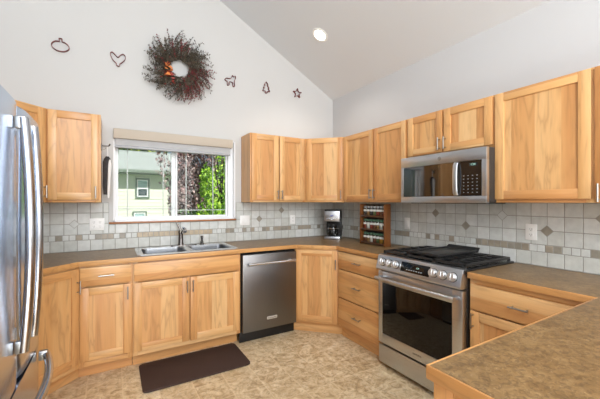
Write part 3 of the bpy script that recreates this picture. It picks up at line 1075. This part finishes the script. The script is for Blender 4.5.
prof = [(-.60, .812), (-.678, .812), (-.682, .826), (-.652, .936), (-.640, .940), (-.60, .940)]
cp.prism(prof, 'x', x0 - .002, x1 + .002, STEEL, .002)
cp = cp.build('control_panel', t)
tl = math.atan2(.030, .110)
nrm = Vector((0, -math.cos(tl), math.sin(tl)))
for x in (.070, .143, .212, .557, .629, .702):
    c = Vector((x, -.667, .881))
    m = MB()
    m.tube([c - nrm * .002, c + nrm * .005], .033, BLACK, 24)
    m.tube([c, c + nrm * .006, c + nrm * .0062, c + nrm * .030, c + nrm * .033], [.030, .030, .0275, .0265, .024], KNOBM, 24)
    k = m.build('knob', cp)
    m2 = MB()
    M_ = Matrix.Translation(c + nrm * .033) @ Matrix.Rotation(-tl, 4, 'X')
    m2.box(-.004, .004, -.005, .001, -.020, .020, CHROME, .002, mat=M_)
    m2.build('grip', k)
M_ = Matrix.Translation((.392, -.6665, .881)) @ Matrix.Rotation(-tl, 4, 'X')
MB().box(-.130, .130, -.0015, .004, -.037, .037, BLKGLOSS, .001, mat=M_).build('display', cp)
text('clock_digits', '1:24', .014, LCD, cp, Matrix.Translation((.42, -.6695, .888)) @ Matrix.Rotation(-tl, 4, 'X') @ FACE)
m = MB()
for i in range(7):
    m.box(-.075 + i * .022, -.063 + i * .022, -.0022, 0, -.020, -.016, LTTEXT, mat=M_)
m.build('button_marks', cp)
MB().box(.0, w, -.645, -.03, .9055, .938, ENAMEL, .005).build('cooktop', t)
def burner(x, y, r):
    m = MB()
    m.lathe([(0, .9385), (r * 1.35, .9385), (r * 1.35, .944), (r, .948), (r, .955), (r * .95, .960), (0, .961)], IRON, (x, y, 0))
    m.build('burner', t)
for (x, y, r) in ((.13, -.17, .035), (.13, -.48, .042), (.64, -.17, .035), (.64, -.48, .045), (.387, -.34, .04)):
    burner(x, y, r)
def grate(xa, xb, n_cross):
    m = MB()
    z, rr = .962, .0075
    ya, yb_ = -.60, -.06
    for (p, q) in (((xa, ya), (xb, ya)), ((xb, ya), (xb, yb_)), ((xb, yb_), (xa, yb_)), ((xa, yb_), (xa, ya))):
        m.box(min(p[0], q[0]) - rr, max(p[0], q[0]) + rr, min(p[1], q[1]) - rr, max(p[1], q[1]) + rr, z - .012, z + .006, IRON, .003)
    for i in range(n_cross):
        y = ya + (i + 1) * (yb_ - ya) / (n_cross + 1)
        m.box(xa, xb, y - .006, y + .006, z - .008, z + .010, IRON, .003)
    xm = (xa + xb) / 2
    m.box(xm - .006, xm + .006, ya, yb_, z - .008, z + .008, IRON, .003)
    for x in (xa, xb):
        for y in (ya, (ya + yb_) / 2, yb_):
            m.box(x - .009, x + .009, y - .009, y + .009, .9385, z - .006, IRON, .003)
    m.build('grate', t)
grate(.025, .245, 4); grate(.525, .742, 5)
grate(.268, .504, 5)
# griddle rests on the middle grate
g = thing('griddle_plate', 'black griddle plate resting on the middle burner grate', 'griddle', (-.33, -1.5485 - .386, .9735))
m = MB()
m.box(-.235, .235, -.125, .125, 0, .010, GRIDDLE, .003)
for (a, b_, c, d_) in ((-.245, .245, -.137, -.123), (-.245, .245, .123, .137), (-.245, -.233, -.13, .13)):
    m.box(a, b_, c, d_, .0, .020, IRON, .004)
m.prism([(.225, .0), (.255, .0), (.280, .034), (.268, .036), (.24, .016), (.225, .013)], 'y', -.137, .137, IRON, .002)
m.build('plate', g)

# ------------------------------------------------------------------ microwave
t = thing('microwave_oven', 'over-the-range stainless microwave with black glass door', 'microwave', (-.0, -1.570, 0), R(-90))
w, z0, z1 = .750, 1.368, 1.7545
MB().box(.004, w, -.365, -.012, z0 + .004, z1, DARKCASE, .003).build('case', t)
m = MB(); m.box(.05, .70, -.33, -.06, z0 - .006, z0 + .003, BLACK, .002); m.build('vent_grille', t)
d = MB()
d.box(0, w, -.402, -.367, z1 - .085, z1, STEEL, .003); d.box(0, w, -.402, -.367, z0, z0 + .050, STEEL, .003)
d.box(0, .028, -.402, -.367, z0 + .050, z1 - .085, STEEL, .002); d.box(.716, w, -.402, -.367, z0 + .050, z1 - .085, STEEL, .002)
d = d.build('door', t)
MB().box(.029, .508, -.4005, -.37, z0 + .051, z1 - .086, MWG).build('window', d)
MB().box(.508, .555, -.4000, -.37, z0 + .051, z1 - .086, DARKCASE).build('handle_strip', d)
cpn = MB().box(.556, .715, -.4012, -.37, z0 + .051, z1 - .086, BLKGLOSS).build('control_panel', t)
m = MB()
for r_ in range(6):
    for c in range(4):
        x = .585 + c * .033; z = z0 + .075 + r_ * .024
        m.box(x - .0045, x + .0045, -.4022, -.4012, z - .0024, z + .0024, KEYM)
m.build('key_marks', cpn)
MB().box(.625, .685, -.4022, -.4012, z1 - .125, z1 - .103, BLACK).build('display', cpn)
text('clock_digits', '1:24', .021, LCD, cpn, face_at(.655, -.4028, z1 - .114))
m = MB()
pts = [(.531, -.412 - .016 * math.sin(math.pi * i / 14) ** .4, z0 + .058 + i / 14 * (z1 - z0 - .152)) for i in range(15)]
m.tube(pts, .018, STEEL, 12, flat=(1.0, .5))
m.build('handle', d)
m = MB()
ex, ez = .385, z1 - .043
m.tube([(ex + .012 * math.cos(a * math.pi / 12), -.4032, ez + .012 * math.sin(a * math.pi / 12)) for a in range(24)], .0012, DKTEXT, 6, closed=True)
m.tube([(ex - .006, -.4032, ez + .004), (ex - .002, -.4032, ez + .006), (ex - .004, -.4032, ez - .003), (ex - .001, -.4032, ez - .006)], .0009, DKTEXT, 6)
m.tube([(ex + .006, -.4032, ez + .005), (ex + .002, -.4032, ez + .003), (ex + .005, -.4032, ez - .001), (ex + .002, -.4032, ez - .006)], .0009, DKTEXT, 6)
m.build('round_emblem', d)

# ------------------------------------------------------------------ refrigerator
FX = -2.9007 - XC           # local depth of the door plane
t = thing('refrigerator', 'tall stainless french-door refrigerator at the left edge', 'refrigerator', (XC, -1.409, 0), R(90))
# local frame: front looks to -y after the turn: local x runs along world +y, so the unit spans x -0.84..0
FW = .86
ZG, ZTOP = .655, 1.765
MB().box(-FW, 0, -FX + .075, -.03, .02, ZTOP - .01, plain('fridge_case_grey', (120, 122, 124), .5), .004).build('case', t)
def fdoor(name, xa, xb, z0, z1, bulge=.012):
    m = MB()
    n = 10
    front = [(xa + (xb - xa) * i / n, -FX - bulge * (1 - ((2 * i / n - 1) ** 4)) + bulge) for i in range(n + 1)]
    m.prism(front + [(xb, -FX + .07), (xa, -FX + .07)], 'z', z0, z1, FRIDGE, .004)
    return m.build(name, t)
seam = -.440
dl = fdoor('door', -FW, seam - .003, ZG + .006, ZTOP)
dr = fdoor('door', seam + .003, 0, ZG + .006, ZTOP)
fr = fdoor('freezer_drawer', -FW, 0, .085, ZG - .006)
MB().box(-FW + .01, -.01, -FX + .03, -FX + .06, .005, .08, BLACK).build('toe_grille', t)
MB().box(-FW + .002, -.002, -FX + .02, -FX + .07, ZG - .005, ZG + .005, SHADOWGAP).build('gasket', t)
def bowed(parent, p0, p1, out, r=.017, flat=(1.0, 1.0)):
    p0, p1 = Vector(p0), Vector(p1)
    m = MB()
    n = 20
    pts = []
    for i in range(n + 1):
        u = i / n
        p = p0.lerp(p1, u)
        p.y -= .026 + out * (1 - (2 * u - 1) ** 2)
        pts.append(p)
    m.tube(pts, r, FHAND, 16, flat=flat)
    ho = m.build('handle', parent)
    dv = (p1 - p0).normalized()
    for q, s in ((p0, 1), (p1, -1)):
        c = q + dv * s * .02
        b_ = MB()
        b_.box(c.x - .013, c.x + .013, c.y - .036, c.y, c.z - .024, c.z + .024, NICKEL, .004)
        b_.build('bracket', ho)
    return ho
bowed(dl, (seam - .090, -FX, .80), (seam - .090, -FX, 1.70), .020)
bowed(dr, (seam + .085, -FX, .80), (seam + .085, -FX, 1.70), .018)
bowed(fr, (-FW + .06, -FX, .600), (-.05, -FX, .600), .050)

# ------------------------------------------------------------------ counter items
t = thing('coffee_maker', 'black and steel drip coffee maker in the corner', 'coffee maker', (-.247, -.353, CZ1 + .0012), R(-45))
w2 = .094
m = MB(); m.box(-w2, w2, -.115, .105, 0, .034, STEEL, .006); m.build('base', t)
MB().cyl((0, -.03, .034), (0, -.03, .040), .066, BLACK, seg=28).build('warming_plate', t)
MB().box(-w2, w2, .045, .105, .034, .35, BLACK, .008).build('water_tank', t)
hd_ = MB().box(-w2, w2, -.115, .045, .215, .335, BLACK, .012).build('brew_head', t)
MB().box(-w2 + .002, w2 - .002, -.1185, -.113, .217, .338, STEEL, .002).build('control_panel', hd_)
m = MB(); m.cyl((-.0, -.1185, .282), (-.0, -.121, .290), .020, LCDB, seg=24); m.build('display', hd_)
m = MB()
for x in (-.055, -.035, .035, .055):
    m.cyl((x, -.1185, .25), (x, -.123, .25), .008, CHROME, seg=12)
m.cyl((0, -.1185, .242), (0, -.128, .242), .012, CHROME, seg=16)
m.build('buttons', hd_)
MB().box(-w2, w2, -.11, .105, .335, .358, BLACK, .010).build('lid', t)
c = thing('coffee_carafe', 'glass carafe with black handle sitting in the coffee maker', 'carafe', (-.268, -.374, CZ1 + .0415), R(-45))
MB().lathe([(0, 0), (.055, 0), (.064, .015), (.066, .06), (.056, .105), (.046, .125), (.048, .135)], SMOKE).build('jug', c)
MB().lathe([(.0495, .122), (.052, .122), (.052, .142), (.0, .148)], BLACK).build('lid', c)
m = MB(); m.tube([(.045, -.02, .135), (.085, -.025, .14), (.112, -.03, .115), (.108, -.03, .06), (.068, -.02, .035)], .009, BLACK, 10, flat=(.8, 1.3)); m.build('handle', c)
m = MB(); m.tube([(.064 * math.cos(a * math.pi / 16), .064 * math.sin(a * math.pi / 16), .088) for a in range(32)], .004, CHROME, 8, closed=True); m.build('band', c)

RX0, RX1, RY0, RY1 = -.265, -.165, -1.235, -.862
t = thing('spice_rack', 'wooden three-shelf spice rack on the counter left of the range', 'spice rack', (-.215, -1.0485, CZ1 + .0005))
hwid = (RY1 - RY0) / 2
m = MB()
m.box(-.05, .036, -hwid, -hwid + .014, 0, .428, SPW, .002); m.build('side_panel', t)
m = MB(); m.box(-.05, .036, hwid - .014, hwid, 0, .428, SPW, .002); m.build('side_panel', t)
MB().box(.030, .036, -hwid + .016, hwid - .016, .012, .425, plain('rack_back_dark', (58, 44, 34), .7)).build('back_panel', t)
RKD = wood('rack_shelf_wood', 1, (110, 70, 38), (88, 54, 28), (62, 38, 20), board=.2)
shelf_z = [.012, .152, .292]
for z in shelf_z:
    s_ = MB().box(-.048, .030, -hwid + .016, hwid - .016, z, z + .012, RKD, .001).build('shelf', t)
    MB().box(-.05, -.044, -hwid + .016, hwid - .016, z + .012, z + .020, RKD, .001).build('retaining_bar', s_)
JLAB = plain('pale_jar_label', (206, 206, 200), .6)
lidmats = [plain('white_lid', (214, 216, 212), .4), plain('green_lid', (64, 98, 76), .4), plain('grey_lid', (150, 152, 152), .35, .6)]
fills = [plain('paprika', (150, 62, 44), .8), plain('cumin', (150, 112, 66), .8), plain('oregano', (96, 106, 62), .8), plain('pepper', (62, 54, 48), .8),
         plain('cinnamon', (120, 70, 46), .8), plain('salt', (220, 216, 208), .8), plain('turmeric', (196, 142, 48), .8)]
fnames = ['rust-red', 'tan', 'olive', 'dark grey', 'cinnamon brown', 'white', 'yellow']
seqs = [[4, 1, 5, 4, 2, 6, 2], [0, 5, 0, 4, 1, 5, 0], [3, 1, 3, 2, 0, 4, 0]]
lidrow = [1, 1, 2]
rown = ['bottom', 'middle', 'top']
ordn = ['first', 'second', 'third', 'fourth', 'fifth', 'sixth', 'seventh']
protos = {}
def jar_copy(o):
    c = o.copy(); COL.objects.link(c)
    for ch in o.children:
        d_ = ch.copy(); COL.objects.link(d_); d_.parent = c
    return c
for r_ in range(3):
    for k in range(7):
        y = -1.0485 + hwid - .016 - .0275 - k * .0478
        key = (seqs[r_][k], lidrow[r_])
        lab = '%s spice jar, %s from the left on the %s shelf of the rack' % (fnames[key[0]], ordn[k], rown[r_])
        loc = (-.218, y, CZ1 + shelf_z[r_] + .0132)
        if key not in protos:
            j = thing('spice_jar', lab, 'jar', loc, 0, 'spice jars on the rack')
            MB().lathe([(0, 0), (.020, 0), (.0215, .003), (.0215, .068), (.017, .078), (.017, .084)], JARG, seg=16).build('glass', j)
            MB().lathe([(0, .0015), (.0198, .0015), (.0198, .052), (0, .055)], fills[key[0]], seg=16).build('spice', j)
            MB().lathe([(.0219, .046), (.0219, .066)], JLAB, seg=16).build('paper_label', j)
            MB().lathe([(.0185, .080), (.0195, .081), (.0195, .101), (.018, .103), (0, .103)], lidmats[lidrow[r_]], seg=16).build('lid', j)
            protos[key] = j
        else:
            j = jar_copy(protos[key])
            j.location = loc
            j['label'] = lab

# floor mat
t = thing('floor_mat', 'dark brown cushioned mat on the floor before the sink', 'mat', (-1.985, -.775, .0012), R(0))
m = MB()
m.prism(rrect(0, 0, .41, .225, .03), 'z', 0, .016, MATM, .005)
m.build('pad', t)

# ------------------------------------------------------------------ outlets and switches
def plate(name, label, loc, rz, w, kinds):
    t = thing(name, label, 'switch' if 'switch' in name else 'outlet', loc, rz, None)
    MB().box(-w / 2, w / 2, -.006, 0, -.057, .057, PLATE, .003).build('cover_plate', t)
    for x, k in kinds:
        if k == 'rocker':
            MB().box(x - .017, x + .017, -.0095, -.004, -.033, .033, PLATE, .002).build('rocker', t)
        else:
            m = MB()
            for z in (-.0195, .0195):
                m.cyl((x, -.004, z), (x, -.0085, z), .0165, PLATE, seg=20)
                m.box(x - .0075, x - .005, -.0092, -.0084, z - .002, z + .008, SLOT)
                m.box(x + .005, x + .0075, -.0092, -.0084, z - .002, z + .008, SLOT)
                m.cyl((x, -.0084, z - .008), (x, -.0092, z - .008), .003, SLOT, seg=8)
            m.build('socket', t)
    return t
TT = -.0085
plate('wall_outlet', 'double outlet plate on the tile left of the window', (-2.706, TT, 1.166), 0, .118, [(-.024, 'o'), (.024, 'o')])
plate('light_switch', 'double switch plate on the tile right of the window', (-1.264, TT, 1.161), 0, .118, [(-.024, 'rocker'), (.024, 'rocker')])
plate('wall_outlet', 'single outlet left of the coffee maker under the cabinets', (-.631, TT, 1.152), 0, .072, [(0, 'o')])
plate('light_switch', 'narrow switch plate on the tile between spice rack and range', (TT, -1.297, 1.156), R(-90), .072, [(0, 'rocker')])
plate('wall_outlet', 'single outlet on the tile right of the microwave', (TT, -2.418, 1.160), R(-90), .074, [(0, 'o')])

# ------------------------------------------------------------------ hook and hanging cloth
t = thing('coat_hook', 'small metal hook on the side of the left wall cabinet', 'hook', (-2.6685, -.20, 1.86))
m = MB()
m.box(0, .006, -.012, .012, -.03, .03, FAUC, .002)
m.tube([(.004, 0, .012), (.045, 0, .012), (.062, 0, .018), (.066, 0, .034)], [.006, .006, .006, .007], FAUC, 10)
m.tube([(.004, 0, -.012), (.022, 0, -.02), (.034, 0, -.012), (.036, 0, .0)], .0045, NICKEL, 10)
m.build('hook_body', t)
t = thing('hanging_cloth', 'folded charcoal cloth with pale edge hanging from the hook', 'cloth', (-2.622, -.20, 1.872))
m = MB(); m.tube([(0, 0, .008), (.003, .001, -.05), (.004, 0, -.10)], .0035, CLOTHL, 8); m.build('hanging_loop', t)
m = MB()
n = 14
pts, rs = [], []
for i in range(n + 1):
    u = i / n
    pts.append((.001 - .012 * u, 0, -.092 - u * .34))
    rs.append(.038 * (math.sin(min(1, u * 5 + .25) * math.pi / 2)) * (1 - .45 * u ** 3) * (1 + .05 * math.sin(9 * u)))
m.tube(pts, rs, CLOTHD, 14, flat=(.85, 1.0)); m.build('dark_fold', t)
m = MB()
m.tube([(p[0] + .020, p[1] - .030, p[2] - .03) for p in pts], [r_ * .52 for r_ in rs], CLOTHL, 12, flat=(.7, .9)); m.build('pale_fold', t)

# ------------------------------------------------------------------ cookie cutters on the wall
def cutter(name, label, cx, cz, pts, sc, cross=None):
    """pts: outline in a -1..1 box; a thin bent tin strip standing off the wall"""
    t = thing(name, label, 'cookie cutter', (cx, -.001, cz), 0, 'cookie cutters on the gable wall')
    # close with smooth Catmull-Rom
    P_ = [Vector((p[0] * sc, p[1] * sc)) for p in pts]
    n = len(P_)
    out = []
    for i in range(n):
        p0, p1, p2, p3 = P_[i - 1], P_[i], P_[(i + 1) % n], P_[(i + 2) % n]
        for s in range(4):
            u = s / 4
            out.append(.5 * ((2 * p1) + (p2 - p0) * u + (2 * p0 - 5 * p1 + 4 * p2 - p3) * u * u + (3 * p1 - p0 - 3 * p2 + p3) * u ** 3))
    b = bmesh.new()
    N_ = len(out)
    th, dp = .0022, .022
    rings = []
    for i in range(N_):
        tg = (out[(i + 1) % N_] - out[i - 1]).normalized()
        nr = Vector((-tg.y, tg.x))
        a, c_ = out[i] + nr * th, out[i] - nr * th
        rings.append([b.verts.new((a.x, 0, a.y)), b.verts.new((a.x, -dp, a.y)), b.verts.new((c_.x, -dp, c_.y)), b.verts.new((c_.x, 0, c_.y))])
    for i in range(N_):
        A, B = rings[i], rings[(i + 1) % N_]
        for k in range(4):
            b.faces.new((A[k], A[(k + 1) % 4], B[(k + 1) % 4], B[k]))
    m = MB(); m._in(b, REDIRON)
    m.build('tin_outline', t)
    return t
circ = [(math.cos(R(a)), .78 * math.sin(R(a)) - .1) for a in range(120, 420 + 1, 30)]
cutter('pumpkin_cutter', 'round pumpkin-shaped cookie cutter, leftmost on the wall', -2.978, 2.758,
       [(-.12, .62), (-.18, .95), (.2, 1.0), (.16, .62), (.6, .5), (.98, .1), (.95, -.35), (.5, -.72), (0, -.8), (-.5, -.72), (-.95, -.35), (-.98, .1), (-.6, .5)], .062)
cutter('turkey_cutter', 'heart-like bird-shaped cookie cutter left of the wreath', -2.538, 2.735,
       [(-1, .75), (-.75, .98), (-.4, .7), (0, .35), (.35, .75), (.7, .95), (.98, .75), (.95, .2), (.6, -.3), (.25, -.65), (.2, -.98), (-.15, -.95), (-.2, -.65), (-.65, -.2), (-.9, .3)], .062)
cutter('moose_cutter', 'animal-shaped cookie cutter just right of the wreath', -1.437, 2.75,
       [(-1, .1), (-.7, .3), (-.1, .3), (.2, .55), (.35, .98), (.6, .75), (.9, .95), (.98, .55), (.8, .2), (.75, -.3), (.8, -.95), (.5, -.95), (.4, -.35), (-.2, -.3), (-.25, -.9), (-.55, -.9), (-.6, -.3), (-.85, -.2)], .062)
cutter('tree_cutter', 'fir-tree-shaped cookie cutter between animal and star cutters', -.995, 2.752,
       [(0, 1.0), (.35, .45), (.22, .4), (.55, -.1), (.36, -.15), (.7, -.68), (.2, -.7), (.18, -1), (-.18, -1), (-.2, -.7), (-.7, -.68), (-.36, -.15), (-.55, -.1), (-.22, .4), (-.35, .45)], .066)
star = [((1 if k % 2 == 0 else .45) * math.sin(k * math.pi / 5), (1 if k % 2 == 0 else .45) * math.cos(k * math.pi / 5)) for k in range(10)]
cutter('star_cutter', 'five-pointed star cookie cutter, rightmost on the wall', -.565, 2.755, star, .062)

# ------------------------------------------------------------------ wreath
rnd = random.Random(21)
wr = thing('wreath', 'large dried twig wreath with burgundy berries and orange flower', 'wreath', (-1.985, -.004, 2.752))
m = MB()
for j in range(5):
    r0 = .098 + .013 * j
    m.tube([((r0 + .006 * math.sin(5 * a + j)) * math.cos(a), -.045 - .012 * math.sin(3 * a + 2 * j), (r0 + .006 * math.sin(5 * a + j)) * math.sin(a)) for a in [k * math.pi / 20 for k in range(40)]], .007, TWIG, 6, closed=True)
m.build('twig_ring', wr)
leafm, stemm, berm = MB(), MB(), MB()
def sprig(a, r0, L, sw, berries):
    pts = []
    for i in range(6):
        u = i / 5
        aa = a - sw * u * u
        rr = r0 + L * u
        pts.append(Vector((rr * math.cos(aa), -.062 - .05 * math.sin(u * 2.2) * dy, rr * math.sin(aa))))
    stemm.tube(pts, [.0025, .0023, .002, .0018, .0014, .001], TWIG, 4)
    for i in range(1, 6):
        for s in range(6):
            u = (i - 1 + (s + rnd.random()) / 6) / 5
            k = min(int(u * 5), 4)
            p = pts[k].lerp(pts[k + 1], u * 5 - k)
            q = Euler((rnd.uniform(0, 6.28), rnd.uniform(0, 6.28), rnd.uniform(0, 6.28))).to_matrix()
            if berries and rnd.random() < .62:
                c_ = p + q @ Vector((.007, 0, 0))
                rb = rnd.uniform(.0045, .0075)
                vs = [c_ + Vector(v) * rb for v in ((1, 0, 0), (-1, 0, 0), (0, 1, 0), (0, -1, 0), (0, 0, 1), (0, 0, -1))]
                V = [berm.bm.verts.new(v) for v in vs]
                mi_ = berm.mi(BERRY)
                for f in ((0, 2, 4), (2, 1, 4), (1, 3, 4), (3, 0, 4), (2, 0, 5), (1, 2, 5), (3, 1, 5), (0, 3, 5)):
                    ff = berm.bm.faces.new([V[x] for x in f]); ff.material_index = mi_; ff.smooth = True
            else:
                l_ = rnd.uniform(.009, .016)
                leafm.quad([p + q @ Vector(v) for v in ((0, 0, 0), (l_, -l_ * .38, .001), (2 * l_, 0, 0), (l_, l_ * .38, .001))], rnd.choice(SPRIG))
for k in range(235):
    a = rnd.uniform(0, 2 * math.pi)
    dy = rnd.uniform(-.3, 1)
    deg = math.degrees(a) % 360
    red = (deg > 285 or deg < 10) and rnd.random() < .8 or (80 < deg < 115 and rnd.random() < .35) or rnd.random() < .08
    sprig(a, rnd.uniform(.085, .15), rnd.choice((.10, .14, .17, .20, .22, .24)) * rnd.uniform(.85, 1.08), rnd.uniform(-.05, .45), red)
for nm, mm in (('stems', stemm), ('leaf_sprays', leafm), ('berry_sprays', berm)):
    o = mm.build(nm, wr)
    o['kind'] = 'stuff'
fl = MB()
for k in range(16):
    a = R(205 + rnd.uniform(-26, 26))
    rr = rnd.uniform(.11, .17)
    p = Vector((rr * math.cos(a), -.11 + rnd.uniform(-.02, .03), rr * math.sin(a)))
    q = Euler((rnd.uniform(0, 6.28), rnd.uniform(-.6, .6), rnd.uniform(0, 6.28))).to_matrix()
    L = rnd.uniform(.045, .075)
    fl.quad([p + q @ Vector(v) for v in ((0, 0, 0), (L * .5, -L * .28, L * .1), (L, 0, 0), (L * .5, L * .28, L * .1))], ORANGE if k % 3 else REDLEAF)
fl.build('orange_flower', wr)
fl = MB()
for k in range(22):
    a = R(228 + rnd.uniform(-24, 20))
    rr = rnd.uniform(.15, .24)
    p = Vector((rr * math.cos(a), -.10 + rnd.uniform(-.02, .03), rr * math.sin(a)))
    q = Euler((rnd.uniform(0, 6.28), rnd.uniform(-.6, .6), rnd.uniform(0, 6.28))).to_matrix()
    L = rnd.uniform(.022, .04)
    fl.quad([p + q @ Vector(v) for v in ((0, 0, 0), (L * .5, -L * .28, L * .1), (L, 0, 0), (L * .5, L * .28, L * .1))], REDLEAF)
fl.build('red_leaves', wr)

# ------------------------------------------------------------------ recessed ceiling light
lx, ly = -.692, -.723
t = thing('recessed_light', 'lit recessed can light in the sloped ceiling', 'ceiling light', (lx, ly, ceil_z(lx)))
t.rotation_euler = (0, math.atan(.56), 0)
m = MB(); m.lathe([(.062, -.001), (.066, -.006), (.085, -.006), (.090, -.001)], LEDW, seg=36); m.build('trim_ring', t)
m = MB(); m.lathe([(0, -.020), (.03, -.017), (.05, -.008), (.062, -.0015)], LAMP, seg=28); m.build('bulb', t)
light('can_light', 'SPOT', (lx + .02, ly, ceil_z(lx) - .06), (0, 0, 0), 18, (1, .95, .86), spot_size=R(120), spot_blend=.6, shadow_soft_size=.06)
